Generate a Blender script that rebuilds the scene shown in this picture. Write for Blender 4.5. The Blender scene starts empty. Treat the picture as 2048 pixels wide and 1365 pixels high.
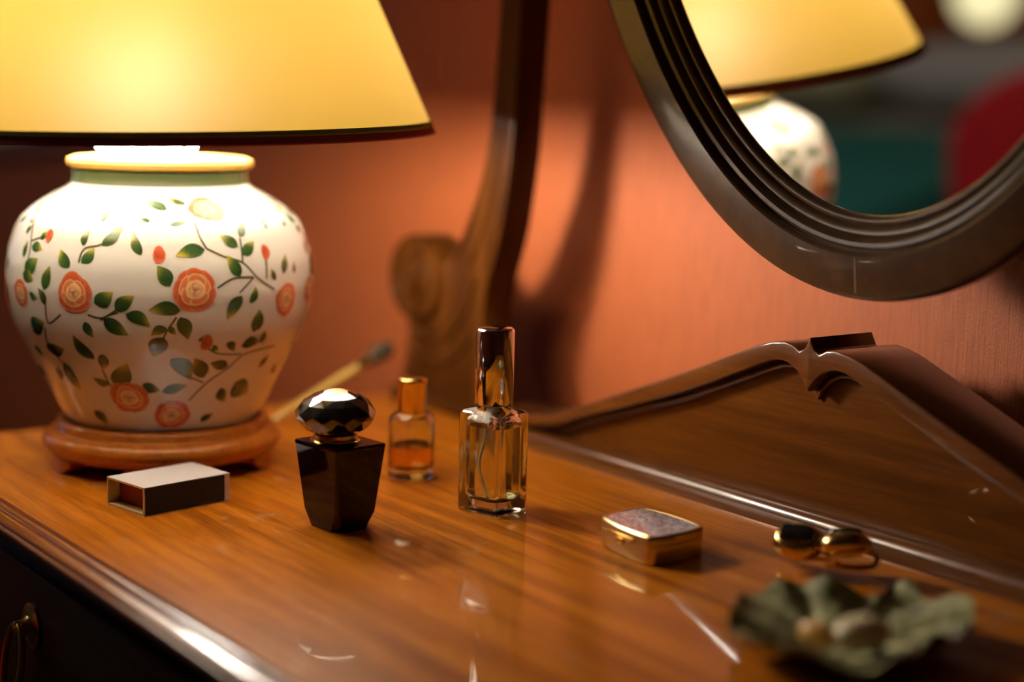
import bpy, bmesh, math, random
from math import sin, cos, pi, radians, sqrt, atan2, hypot
from mathutils import Vector, Matrix
random.seed(7)
S = bpy.context.scene
COL = S.collection

# ------------------------------------------------------------------ camera
# world: z = 0 is the dresser top, x runs along the dresser, +y to the wall behind it
FPX, PITCH, ROLL, YAW = 3300.0, radians(8.47), radians(1.25), radians(35.8)
cam_d = bpy.data.cameras.new('camera'); cam = bpy.data.objects.new('camera', cam_d); COL.objects.link(cam)
fwd = Vector((-cos(YAW)*cos(PITCH), sin(YAW)*cos(PITCH), -sin(PITCH)))
rgt = fwd.cross(Vector((0, 0, 1))).normalized(); upv = rgt.cross(fwd)
R_ = rgt*cos(ROLL)+upv*sin(ROLL); U_ = -rgt*sin(ROLL)+upv*cos(ROLL)
cam.matrix_world = Matrix(((R_.x, U_.x, -fwd.x, 0), (R_.y, U_.y, -fwd.y, 0), (R_.z, U_.z, -fwd.z, .221), (0, 0, 0, 1)))
cam_d.sensor_fit = 'HORIZONTAL'; cam_d.sensor_width = 36; cam_d.lens = FPX*36/2048
cam_d.clip_start = .02
cam_d.dof.use_dof = True; cam_d.dof.focus_distance = .862; cam_d.dof.aperture_fstop = 2.25; cam_d.dof.aperture_blades = 0
S.camera = cam

# ------------------------------------------------------------------ world, exposure
w = bpy.data.worlds.new('dusk'); S.world = w; w.use_nodes = True
w.node_tree.nodes['Background'].inputs[0].default_value = (.50, .62, 1.0, 1)
w.node_tree.nodes['Background'].inputs[1].default_value = .40
S.view_settings.view_transform = 'Standard'; S.view_settings.look = 'None'
S.view_settings.gamma = 1; S.view_settings.use_curve_mapping = False
S.view_settings.exposure = 0.0
S.cycles.use_denoising = True
S.cycles.max_bounces = 15; S.cycles.transmission_bounces = 15; S.cycles.glossy_bounces = 5; S.cycles.diffuse_bounces = 3
S.cycles.sample_clamp_indirect = 8
BULB = 205.0      # radiance of the lamp's bulb

# ------------------------------------------------------------------ helpers
ORG = {}
def _link(o, parent, origin):
    COL.objects.link(o)
    if parent is not None:
        o.parent = parent; o.location = Vector(origin)-Vector(ORG[parent.name])
    else:
        o.location = origin
    ORG[o.name] = tuple(origin)
def tag(o, label, cat=None, group=None, kind=None):
    if label: o['label'] = label
    if cat: o['category'] = cat
    if group: o['group'] = group
    if kind: o['kind'] = kind
    return o
def thing(name, loc, label, cat, group=None):
    o = bpy.data.objects.new(name, None); o.empty_display_size = .02
    _link(o, None, loc); return tag(o, label, cat, group)
def mesh(name, verts, faces, mat, parent=None, origin=None, smooth=35, bevel=0, bseg=2, cols=None):
    """verts in world coordinates; the origin is the parent's unless given"""
    if origin is None: origin = ORG[parent.name] if parent is not None else (0, 0, 0)
    ox, oy, oz = origin
    me = bpy.data.meshes.new(name)
    me.from_pydata([(v[0]-ox, v[1]-oy, v[2]-oz) for v in verts], [], faces)
    if cols is not None:
        a = me.color_attributes.new('Col', 'FLOAT_COLOR', 'POINT')
        for i, c in enumerate(cols): a.data[i].color = (c[0], c[1], c[2], 1)
    bm = bmesh.new(); bm.from_mesh(me)
    bmesh.ops.remove_doubles(bm, verts=bm.verts, dist=1e-6)
    bmesh.ops.recalc_face_normals(bm, faces=bm.faces)
    if bevel:
        es = [e for e in bm.edges if len(e.link_faces) == 2 and e.calc_face_angle(0) > radians(32)]
        bmesh.ops.bevel(bm, geom=es, offset=bevel, segments=bseg, profile=.5, affect='EDGES', clamp_overlap=True)
    bm.to_mesh(me); bm.free()
    if smooth:
        me.shade_smooth(); me.set_sharp_from_angle(angle=radians(smooth))
    o = bpy.data.objects.new(name, me)
    if mat: me.materials.append(mat)
    _link(o, parent, origin)
    return o
def lathe(prof, n=48, c=(0, 0), a0=0.0, sx=1, sy=1, cap=True):
    """prof: (r, z) list; closed at both ends if r is 0 there or cap is set"""
    V, F = [], []; m = len(prof)
    for i in range(n):
        a = a0+2*pi*i/n
        for r, z in prof: V.append((c[0]+sx*r*cos(a), c[1]+sy*r*sin(a), z))
    for i in range(n):
        j = (i+1) % n
        for k in range(m-1): F.append((i*m+k, j*m+k, j*m+k+1, i*m+k+1))
    if cap:
        if prof[0][0] > 1e-5: F.append(tuple(i*m for i in range(n))[::-1])
        if prof[-1][0] > 1e-5: F.append(tuple(i*m+m-1 for i in range(n)))
    return V, F
def lathe_loop(prof, n=48, c=(0, 0), sx=1, sy=1):
    V, F = [], []; m = len(prof)
    for i in range(n):
        a = 2*pi*i/n
        for r, z in prof: V.append((c[0]+sx*r*cos(a), c[1]+sy*r*sin(a), z))
    for i in range(n):
        j = (i+1) % n
        for k in range(m): F.append((i*m+k, j*m+k, j*m+(k+1) % m, i*m+(k+1) % m))
    return V, F
def box(x0, x1, y0, y1, z0, z1):
    V = [(x, y, z) for z in (z0, z1) for x, y in ((x0, y0), (x1, y0), (x1, y1), (x0, y1))]
    return V, [(3, 2, 1, 0), (4, 5, 6, 7), (0, 1, 5, 4), (1, 2, 6, 5), (2, 3, 7, 6), (3, 0, 4, 7)]
def prism_y(pts, y0, y1):
    """outline in (x, z), pushed from y0 to y1"""
    n = len(pts); V = [(x, y0, z) for x, z in pts]+[(x, y1, z) for x, z in pts]
    return V, [tuple(range(n)), tuple(range(2*n-1, n-1, -1))]+[(i, i+n, (i+1) % n+n, (i+1) % n) for i in range(n)]
def prism_z(pts, z0, z1, top=None):
    n = len(pts); top = top or pts
    V = [(x, y, z0) for x, y in pts]+[(x, y, z1) for x, y in top]
    return V, [tuple(range(n))[::-1], tuple(range(n, 2*n))]+[(i, (i+1) % n, (i+1) % n+n, i+n) for i in range(n)]
def tube(path, rad, n=10, closed=False):
    P = [Vector(p) for p in path]; m = len(P); V, F = [], []
    rr = rad if isinstance(rad, (list, tuple)) else [rad]*m
    ref = None
    for i in range(m):
        a = P[(i-1) % m] if (closed or i) else P[i]; b = P[(i+1) % m] if (closed or i < m-1) else P[i]
        t = (b-a).normalized()
        if ref is None: ref = t.orthogonal()
        ref = (ref-t*ref.dot(t)).normalized(); bi = t.cross(ref)
        for k in range(n):
            q = 2*pi*k/n; V.append(tuple(P[i]+(ref*cos(q)+bi*sin(q))*rr[i]))
    for i in range(m if closed else m-1):
        j = (i+1) % m
        for k in range(n): F.append((i*n+k, i*n+(k+1) % n, j*n+(k+1) % n, j*n+k))
    if not closed:
        F.append(tuple(range(n))[::-1]); F.append(tuple(range((m-1)*n, m*n)))
    return V, F
def spline(pts, k=6):
    """Catmull-Rom through the points"""
    P = [Vector(p) for p in pts]; out = []
    for i in range(len(P)-1):
        p0 = P[max(i-1, 0)]; p1 = P[i]; p2 = P[i+1]; p3 = P[min(i+2, len(P)-1)]
        for s in range(k):
            t = s/k
            out.append(.5*((2*p1)+(p2-p0)*t+(2*p0-5*p1+4*p2-p3)*t*t+(3*p1-p0-3*p2+p3)*t**3))
    out.append(P[-1]); return [tuple(v) for v in out]
def join(*vf):
    V, F = [], []
    for v, f in vf:
        o = len(V); V += list(v); F += [tuple(i+o for i in q) for q in f]
    return V, F
def interp(x, xs, ys):
    if x <= xs[0]: return ys[0]
    for i in range(len(xs)-1):
        if x <= xs[i+1]: return ys[i]+(ys[i+1]-ys[i])*(x-xs[i])/(xs[i+1]-xs[i])
    return ys[-1]

# ------------------------------------------------------------------ materials
def mat(name, color=(.8, .8, .8), rough=.5, metal=0, **kw):
    m = bpy.data.materials.new(name); m.use_nodes = True
    b = m.node_tree.nodes['Principled BSDF']
    b.inputs['Base Color'].default_value = (*color, 1); b.inputs['Roughness'].default_value = rough; b.inputs['Metallic'].default_value = metal
    for k, v in kw.items():
        b.inputs[k.replace('_', ' ')].default_value = v
    return m
def N(m, t, **kw):
    n = m.node_tree.nodes.new(t)
    for k, v in kw.items(): setattr(n, k, v)
    return n
def ramp(m, stops):
    r = N(m, 'ShaderNodeValToRGB'); e = r.color_ramp.elements
    e[0].position, e[0].color = stops[0][0], (*stops[0][1], 1); e[1].position, e[1].color = stops[-1][0], (*stops[-1][1], 1)
    for p, c in stops[1:-1]:
        x = e.new(p); x.color = (*c, 1)
    return r
def noise(m, scale, vec, detail=4, rough=.5, dist=0):
    n = N(m, 'ShaderNodeTexNoise'); n.inputs['Scale'].default_value = scale; n.inputs['Detail'].default_value = detail
    n.inputs['Roughness'].default_value = rough; n.inputs['Distortion'].default_value = dist
    m.node_tree.links.new(vec, n.inputs['Vector']); return n
def mapping(m, scale=(1, 1, 1), rot=(0, 0, 0), loc=(0, 0, 0)):
    tc = N(m, 'ShaderNodeTexCoord'); mp = N(m, 'ShaderNodeMapping')
    mp.inputs['Scale'].default_value = scale; mp.inputs['Rotation'].default_value = rot; mp.inputs['Location'].default_value = loc
    m.node_tree.links.new(tc.outputs['Object'], mp.inputs['Vector']); return mp.outputs[0]
def bump(m, height, strength, dist):
    b = N(m, 'ShaderNodeBump'); b.inputs['Strength'].default_value = strength; b.inputs['Distance'].default_value = dist
    L = m.node_tree.links; L.new(height, b.inputs['Height']); L.new(b.outputs[0], m.node_tree.nodes['Principled BSDF'].inputs['Normal'])
def wood(name, c0, c1, c2, axis='x', rough=.25, coat=.5, grain=1.0, smear=False, coat_rough=.06, spec=.5):
    """long streaky grain along one axis under varnish"""
    m = mat(name, c1, rough, Coat_Weight=coat, Coat_Roughness=coat_rough)
    L = m.node_tree.links; b = m.node_tree.nodes['Principled BSDF']
    s = {'x': (5*grain, 95*grain, 95*grain), 'z': (60*grain, 60*grain, 4*grain), 'i': (28*grain, 28*grain, 28*grain)}[axis]
    v = mapping(m, s)
    n1 = noise(m, 1.0, v, 6, .62, .6)
    r = ramp(m, [(.28, c0), (.5, c1), (.74, c2)]); L.new(n1.outputs[0], r.inputs[0])
    v2 = mapping(m, tuple(q*7 for q in s)); n2 = noise(m, 1.0, v2, 3, .6)
    r2 = ramp(m, [(.35, (.72, .70, .68)), (.6, (1, 1, 1))]); L.new(n2.outputs[0], r2.inputs[0])
    mx = N(m, 'ShaderNodeMix', data_type='RGBA', blend_type='MULTIPLY'); mx.inputs[0].default_value = .8
    L.new(r.outputs[0], mx.inputs[6]); L.new(r2.outputs[0], mx.inputs[7]); L.new(mx.outputs[2], b.inputs['Base Color'])
    bump(m, n2.outputs[0], .12, .0004)
    b.inputs['Specular IOR Level'].default_value = spec
    if smear:
        v3 = mapping(m, (14, 22, 14)); n3 = noise(m, 1.0, v3, 5, .7, 1.2)
        r3 = ramp(m, [(.48, (.025, .025, .025)), (.75, (.09, .09, .09))]); L.new(n3.outputs[0], r3.inputs[0])
        L.new(r3.outputs[0], b.inputs['Coat Roughness'])
        # hand smears and dust specks that dull the polish
        n4 = noise(m, 1.0, mapping(m, (26, 48, 30), loc=(3, 1, 0)), 4, .65, 1.5); r4 = ramp(m, [(.60, (0, 0, 0)), (.78, (.30, .30, .30))]); L.new(n4.outputs[0], r4.inputs[0])
        vo = N(m, 'ShaderNodeTexVoronoi'); vo.inputs['Scale'].default_value = 260; L.new(mapping(m, (1, 1, 1)), vo.inputs['Vector'])
        r5 = ramp(m, [(.07, (1, 1, 1)), (.12, (0, 0, 0))]); L.new(vo.outputs['Distance'], r5.inputs[0])
        n5 = noise(m, 30, mapping(m), 2); r6 = ramp(m, [(.58, (0, 0, 0)), (.66, (.7, .7, .7))]); L.new(n5.outputs[0], r6.inputs[0])
        ml = N(m, 'ShaderNodeMath', operation='MULTIPLY'); L.new(r5.outputs[0], ml.inputs[0]); L.new(r6.outputs[0], ml.inputs[1])
        ad = N(m, 'ShaderNodeMath', operation='MAXIMUM'); L.new(ml.outputs[0], ad.inputs[0]); L.new(r4.outputs[0], ad.inputs[1])
        du = N(m, 'ShaderNodeMix', data_type='RGBA'); du.inputs[7].default_value = (.62, .42, .27, 1)
        L.new(ad.outputs[0], du.inputs[0]); L.new(mx.outputs[2], du.inputs[6]); L.new(du.outputs[2], b.inputs['Base Color'])
    return m
WOOD_TOP = wood('varnished_walnut_top', (.20, .050, .003), (.46, .135, .007), (.64, .22, .014), 'x', .36, .42, 1.0, smear=True, spec=.05)
WOOD_EDGE = wood('varnished_walnut_edge', (.16, .045, .006), (.30, .095, .012), (.42, .15, .02), 'x', .30, .50, spec=.25)
WOOD_BACK = wood('mahogany_board', (.055, .014, .0015), (.105, .030, .0025), (.16, .050, .0045), 'x', .38, .20, .7, spec=.08)
WOOD_BEAD = wood('polished_mahogany_edge', (.070, .019, .002), (.115, .034, .004), (.16, .052, .006), 'x', .30, .75, .7, spec=.3, coat_rough=.10)
WOOD_POST = wood('mahogany_post', (.034, .009, .001), (.062, .018, .002), (.10, .031, .004), 'z', .40, .06, .8, spec=.08)
WOOD_DARK = wood('dark_mahogany', (.040, .010, .005), (.070, .018, .008), (.10, .028, .011), 'x', .40, .10, spec=.15)
WOOD_FRAME = wood('dark_walnut_frame', (.040, .020, .008), (.062, .030, .012), (.085, .042, .017), 'i', .34, .30, .6, spec=.25)
WOOD_BASE = wood('orange_wood_stand', (.46, .125, .010), (.60, .18, .016), (.70, .24, .025), 'x', .28, .35, 1.5, spec=.25)
GOLD = mat('gold_metal', (.83, .58, .20), .18, 1)
OLDGOLD = mat('antique_gold', (.72, .56, .26), .30, 1)
BRASS = mat('brass', (.62, .38, .10), .28, 1)
CHROME = mat('chrome', (.86, .86, .87), .05, 1)
BLACK = mat('black_gloss', (.006, .006, .008), .08, 0, Coat_Weight=.5)
# ------------------------------------------------------------------ the room
XL, XR, YF, YB, ZF, ZC = -3.05, 2.6, -2.75, .712, -.80, 1.75
def wallpaper(name, c0, c1):
    m = mat(name, c1, .62); L = m.node_tree.links; b = m.node_tree.nodes['Principled BSDF']
    n1 = noise(m, 1.0, mapping(m, (700, 700, 45)), 4, .6)
    n2 = noise(m, 1.0, mapping(m, (1500, 1500, 500)), 3, .6)
    r = ramp(m, [(.35, c0), (.62, c1)]); L.new(n1.outputs[0], r.inputs[0]); L.new(r.outputs[0], b.inputs['Base Color'])
    mx = N(m, 'ShaderNodeMath', operation='ADD'); L.new(n1.outputs[0], mx.inputs[0]); L.new(n2.outputs[0], mx.inputs[1])
    bump(m, mx.outputs[0], .35, .0012); return m
PAPER = wallpaper('terracotta_wallpaper', (.35, .078, .016), (.44, .103, .021))
PLASTER = mat('ceiling_paint', (.30, .24, .20), .8)
CARPET = mat('brown_carpet', (.10, .055, .04), .95)
def struct(name, vf, m, parent=None):
    o = mesh(name, *vf, m, parent, smooth=0)
    if parent is None: o['kind'] = 'structure'
    return o
T = .06
struct('wall_back', box(XL-T, XR+T, YB, YB+T, ZF, ZC), PAPER)
struct('wall_front', box(XL-T, XR+T, YF-T, YF, ZF, ZC), PAPER)
struct('wall_right', box(XR, XR+T, YF, YB, ZF, ZC), PAPER)
wy0, wy1, wz0, wz1 = -1.0, .15, .0, 1.25           # opening in the left wall
struct('wall_left', join(box(XL-T, XL, YF, wy0, ZF, ZC), box(XL-T, XL, wy1, YB, ZF, ZC), box(XL-T, XL, wy0, wy1, ZF, wz0), box(XL-T, XL, wy0, wy1, wz1, ZC)), PAPER)
struct('floor', box(XL-T, XR+T, YF-T, YB+T, ZF-T, ZF), CARPET)
struct('ceiling', box(XL-T, XR+T, YF-T, YB+T, ZC, ZC+T), PLASTER)
WHITE_PAINT = mat('white_window_paint', (.75, .73, .68), .4)
PANE = bpy.data.materials.new('window_glass'); PANE.use_nodes = True
_nt = PANE.node_tree; _nt.nodes.clear()
_o = _nt.nodes.new('ShaderNodeOutputMaterial'); _m = _nt.nodes.new('ShaderNodeMixShader'); _m.inputs[0].default_value = .07
_a = _nt.nodes.new('ShaderNodeBsdfTransparent'); _b = _nt.nodes.new('ShaderNodeBsdfGlossy'); _b.inputs['Roughness'].default_value = .02
_nt.links.new(_a.outputs[0], _m.inputs[1]); _nt.links.new(_b.outputs[0], _m.inputs[2]); _nt.links.new(_m.outputs[0], _o.inputs[0])
fr = .05
win = struct('window_1', join(box(XL-.05, XL-.01, wy0, wy0+fr, wz0, wz1), box(XL-.05, XL-.01, wy1-fr, wy1, wz0, wz1), box(XL-.05, XL-.01, wy0, wy1, wz0, wz0+fr), box(XL-.05, XL-.01, wy0, wy1, wz1-fr, wz1)), WHITE_PAINT)
struct('window_mullion', box(XL-.045, XL-.015, (wy0+wy1)/2-.02, (wy0+wy1)/2+.02, wz0+fr, wz1-fr), WHITE_PAINT, win)
for a, b in ((wy0+fr, (wy0+wy1)/2-.02), ((wy0+wy1)/2+.02, wy1-fr)):
    struct('window_pane', box(XL-.033, XL-.029, a, b, wz0+fr, wz1-fr), PANE, win)
struct('baseboard_back', box(XL, XR, YB-.015, YB, ZF, ZF+.12), WOOD_DARK)

# ------------------------------------------------------------------ dressing table
CX = -.594                                   # middle of the dressing table
XA, XB, Y0, Y1 = -1.030, 2*CX+1.030, .2857, .690
table = thing('dressing_table', (CX, .48, ZF), 'varnished brown wooden dressing table with shaped crest board and scrolled mirror posts', 'dressing table')
# top: flat board and the moulded edge round front and ends
mesh('table_top', *box(XA, XB, Y0, Y1, -.012, 0), WOOD_TOP, table, smooth=0)
prof = [(0, -.0003), (.0006, -.0020), (.0018, -.0022), (.0023, -.0009), (.0034, -.0003), (.0048, -.0008), (.0057, -.0022), (.0060, -.0034), (.0068, -.0036), (.0072, -.0022), (.0084, -.0016), (.0102, -.0018), (.0118, -.0028), (.0126, -.0042), (.0127, -.0052), (.0134, -.0055), (.0142, -.0064), (.0143, -.0085), (.0130, -.0100), (.0090, -.0115), (0, -.012)]
V, F = [], []
for o, z in prof:
    V += [(XA-o, Y1, z), (XA-o, Y0-o, z), (XB+o, Y0-o, z), (XB+o, Y1, z)]
for i in range(len(prof)-1):
    for k in range(3): F.append((4*i+k, 4*i+k+1, 4*i+5+k, 4*i+4+k))
mesh('edge_moulding', V, F, WOOD_EDGE, table, smooth=50)
# carcass, drawers, feet
YFACE = .297
mesh('carcass', *join(box(XA+.012, XB-.012, YFACE, Y1, -.64, -.012)), WOOD_DARK, table, smooth=0)
ZD = [(-.034, -.205), (-.214, -.415), (-.424, -.625)]
XM = [(XA+.03, CX-.006), (CX+.006, XB-.03)]
RING = []
def drawer(x0, x1, z1, z0):
    d = mesh('drawer', *box(x0, x1, YFACE-.006, YFACE+.004, z0, z1), WOOD_DARK, table, bevel=.002)
    for hx in (x0+.166, x1-.070):
        hz = z1-.030
        ros = mesh('rosette', *[([(hx+p[0], YFACE-.006-p[2], hz+p[1]) for p in lathe([(0, 0), (.012, 0), (.0125, .0015), (.009, .003), (.006, .0032), (.0045, .005), (.0035, .010), (0, .012)], 20)[0]]), lathe([(0, 0), (.012, 0), (.0125, .0015), (.009, .003), (.006, .0032), (.0045, .005), (.0035, .010), (0, .012)], 20)[1]], BRASS, d)
        pts = [(hx+.0125*sin(a), YFACE-.0145-.003*(1-cos(a)), hz-.019+.021*cos(a)) for a in [2*pi*i/36 for i in range(36)]]
        mesh('ring_pull', *tube(pts, [.0017+.0006*(1-cos(2*pi*i/36))/2 for i in range(36)], 10, True), BRASS, d)
for z1, z0 in ZD:
    for x0, x1 in XM: drawer(x0, x1, z1, z0)
for fx in (XA+.05, XB-.05):
    for fy in (YFACE+.04, Y1-.05):
        mesh('foot', *lathe([(.016, ZF), (.020, ZF+.02), (.014, ZF+.05), (.026, ZF+.12), (.030, -.64)], 20, (fx, fy)), WOOD_DARK, table)

# crest board at the back of the top
half = [(-.9000, .0125), (-.8700, .0142), (-.8463, .0168), (-.8200, .0213), (-.7955, .0287), (-.7486, .0462), (-.6968, .0655), (-.6500, .0842), (-.6300, .0922), (-.6205, .0950), (-.6117, .0962), (-.6060, .0953), (-.6010, .0926), (-.5975, .0945), (-.5955, .0980), (-.5940, .1010)]
inn = [(-.9000, .0060), (-.8700, .0080), (-.8378, .0111), (-.8073, .0172), (-.7828, .0261), (-.7400, .0400), (-.6920, .0562), (-.6500, .0731), (-.6300, .0815), (-.6199, .0852), (-.6145, .0860), (-.6092, .0852), (-.6030, .0825), (-.5983, .0782), (-.5955, .0745), (-.5940, .0718)]
mirx = lambda p: [(2*CX-x, z) for x, z in p[:-1]][::-1]
top_l = half+mirx(half); in_l = inn+mirx(inn)
crest = mesh('crest_board', *prism_y([(-.9, -.001)]+[(x, z) for x, z in in_l]+[(2*CX+.9, -.001)], .6280, .664), WOOD_BACK, table, smooth=30)
n = len(top_l); V, F = [], []
for y in (.6178, .665):
    V += [(x, y, z) for x, z in top_l]+[(x, y, z) for x, z in in_l]
for i in range(n-1):
    F += [(i, i+1, n+i+1, n+i), (2*n+i+1, 2*n+i, 3*n+i, 3*n+i+1), (i+1, i, 2*n+i, 2*n+i+1), (n+i, n+i+1, 3*n+i+1, 3*n+i)]
F += [(0, n, 3*n, 2*n), (n-1, 3*n-1, 4*n-1, 2*n-1)]
mesh('crest_border', V, F, WOOD_BEAD, crest, smooth=30, bevel=.0011, bseg=3)
sh = lambda pts, d: [(x, z-d) for x, z in pts]
mesh('crest_bead', *tube([(x, .6270, z) for x, z in sh(in_l, .0030)], .0017, 8), WOOD_BEAD, crest, smooth=60)
bp = [(.6290, .0), (.6290, .0075), (.6225, .0082), (.6200, .0083), (.6175, .0076), (.6158, .0060), (.6152, .0042), (.6130, .0036), (.6085, .0024), (.6070, .0012), (.6068, 0)]
V, F = [], []
for x in (-.895, 2*CX+.895): V += [(x, y, z) for y, z in bp]
m_ = len(bp); F = [(i, (i+1) % m_, m_+(i+1) % m_, m_+i) for i in range(m_)]+[tuple(range(m_))[::-1], tuple(range(m_, 2*m_))]
mesh('foot_moulding', V, F, WOOD_BEAD, crest, smooth=40)

# mirror posts: an upright that sweeps out into a scroll on a block
lft = [(-.8860, .560), (-.8850, .500), (-.8855, .430), (-.8890, .350), (-.8946, .2822), (-.9009, .2178), (-.9067, .1855), (-.9198, .1524), (-.9394, .1200), (-.9580, .1030)]
rgt_ = [(-.8690, .560), (-.8640, .500), (-.8640, .430), (-.8672, .350), (-.8718, .2815), (-.8766, .2181), (-.8796, .1807), (-.8892, .1322), (-.9020, .0983), (-.9080, .0730), (-.9050, .0500), (-.8985, .0220), (-.8960, .0)]
PY0, PY1 = .630, .654
def post(mir):
    fx = (lambda x: 2*CX-x) if mir else (lambda x: x)
    L2 = spline([(x, 0, z) for x, z in lft], 5); R2 = spline([(x, 0, z) for x, z in rgt_], 5)
    sc = [(-.990+.0335*cos(a), .0905+.0315*sin(a)) for a in [radians(q) for q in range(35, 232, 14)]]
    blk = [(-1.0012, .0591), (-1.0020, .0480), (-1.0034, .0350), (-1.0085, .0184), (-1.0110, .0090), (-1.0130, .0)]
    out = [(p[0], p[2]) for p in L2]+sc+blk+[(p[0], p[2]) for p in R2][::-1]
    p = mesh('mirror_post', *prism_y([(fx(x), z) for x, z in out], PY0, PY1), WOOD_POST, table, smooth=30, bevel=.0016, bseg=2)
    for f, r in ((.16, .0022), (.5, .0030), (.84, .0022)):
        pts = []
        for i in range(40):
            t = i/39; zz = .555-t*(.555-.108)
            a = interp(-zz, [-q[2] for q in L2], [q[0] for q in L2]); b = interp(-zz, [-q[2] for q in R2], [q[0] for q in R2])
            pts.append((fx(a+(b-a)*f), PY0+.0006, zz))
        mesh('post_bead', *tube(pts, r, 8), WOOD_POST, p, smooth=60)
    # scroll face: turned disc with a spiral lip
    V, F = lathe([(0, .0060), (.008, .0058), (.011, .0040), (.021, .0036), (.027, .0050), (.0310, .0042), (.0325, .0)], 40)
    s = mesh('scroll', [(fx(-.990+v[0]*1.03), PY0-v[2], .0905+v[1]*.97) for v in V], F, WOOD_POST, p)
    sp = []
    for i in range(60):
        a = radians(60)+i/59*3.4*pi; r = .031*(1-.72*i/59)
        sp.append((fx(-.990+r*cos(a)), PY0-.0042, .0905+r*sin(a)))
    mesh('scroll_lip', *tube(sp, [.0018-.0006*i/59 for i in range(60)], 8), WOOD_POST, s, smooth=60)
    for q in ([(-1.0005, .058), (-.985, .051), (-.965, .050), (-.945, .058), (-.930, .073), (-.917, .098)], [(-1.001, .041), (-.985, .0345), (-.962, .033), (-.940, .041), (-.922, .057)]):
        mesh('post_bead', *tube([(fx(x), PY0+.0004, z) for x, _, z in spline([(x, 0, z) for x, z in q], 6)], .0024, 8), WOOD_POST, p, smooth=60)
    mesh('post_plinth', *box(*sorted((fx(-1.0165), fx(-.8925))), PY0-.006, PY1+.006, 0, .009), WOOD_POST, p, bevel=.002)
    # pivot for the mirror
    V, F = lathe([(0, 0), (.008, 0), (.008, .004), (.0045, .006), (.0045, .050), (0, .050)], 20)
    mesh('mirror_pivot', [(fx(-.866+v[2]*1.0), .618-v[1]*1+.012, .475+v[0]) for v in V], F, BRASS, p)
    return p
post(False); post(True)

# ------------------------------------------------------------------ oval swing mirror
tt, ph = radians(-6.1), radians(1.33)
nn = Vector((sin(ph)*cos(tt), -cos(ph)*cos(tt), sin(tt))); uu = Vector((cos(ph), sin(ph), 0)); vv = nn.cross(uu)
if vv.z < 0: vv = -vv
MC = Vector((-.59, .6014, .40))+uu*.0268+vv*.068
def M3(u, v, h): return tuple(MC+uu*u+vv*v+nn*h)
mirror = thing('oval_mirror', M3(0, -.342, 0), 'large oval mirror in a moulded dark wooden frame hung between the scrolled posts', 'mirror')
AI, BI = .1765, .304
NS = 160
def oval(w_, h):
    r = []
    for i in range(NS):
        a = 2*pi*i/NS; x, y = AI*cos(a), BI*sin(a); nx, ny = cos(a)/AI, sin(a)/BI; l = hypot(nx, ny)
        r.append(M3(x+nx/l*w_, y+ny/l*w_, h))
    return r
def sweep(pr, closed=True):
    V, F = [], []; m = len(pr)
    for w_, h in pr: V += oval(w_, h)
    for k in range(m if closed else m-1):
        k2 = (k+1) % m
        for i in range(NS):
            j = (i+1) % NS; F.append((k*NS+i, k*NS+j, k2*NS+j, k2*NS+i))
    return V, F
frame = mesh('mirror_frame', *sweep([(.0165, .0100), (.0172, .0130), (.0186, .0142), (.0370, .0142), (.0398, .0130), (.0412, .0100), (.0415, .002), (.0405, -.006), (.0380, -.010), (.0, -.010), (-.001, -.004), (.0165, -.003)]), WOOD_FRAME, mirror, smooth=40)
mesh('inner_moulding', *sweep([(-.0005, .0004), (.0005, .0030), (.0018, .0040), (.0034, .0040), (.0046, .0030), (.0052, .0048), (.0068, .0064), (.0086, .0066), (.0098, .0055), (.0104, .0075), (.0122, .0098), (.0142, .0102), (.0158, .0090), (.0168, .0090), (.0168, -.002), (-.0005, -.002)]), WOOD_FRAME, frame, smooth=40)
V = [M3(0, 0, 0)]+oval(.002, 0)+oval(.002, -.003)+[M3(0, 0, -.003)]
F = []
for i in range(NS):
    j = (i+1) % NS; F += [(0, 1+i, 1+j), (1+i, 1+NS+i, 1+NS+j, 1+j), (2*NS+1, 1+NS+j, 1+NS+i)]
MIRROR = mat('mirror_silver', (.90, .91, .90), .012, 1)
mesh('mirror_glass', V, F, MIRROR, mirror, smooth=0)
V = [M3(0, 0, -.004)]+oval(.004, -.004)+oval(.004, -.008)+[M3(0, 0, -.008)]
mesh('backing_board', V, F, WOOD_DARK, mirror, smooth=0)
mesh('frame_joint', *join(*[([M3(x, y, h) for x in (-.00025, .00025) for y in (-BI-.0368, -BI-.0188) for h in (.0135, .01432)], [(0, 1, 3, 2), (4, 6, 7, 5), (0, 4, 5, 1), (2, 3, 7, 6), (0, 2, 6, 4), (1, 5, 7, 3)])]), mat('old_glue_line', (.22, .11, .06), .5), frame, smooth=0)
# ------------------------------------------------------------------ table lamp
LX, LY = -.9074, .3984
LC = (LX, LY)
lamp = thing('table_lamp', (LX, LY, 0), 'lit table lamp with yellow cone shade and white vase body painted with roses', 'lamp')
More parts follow.
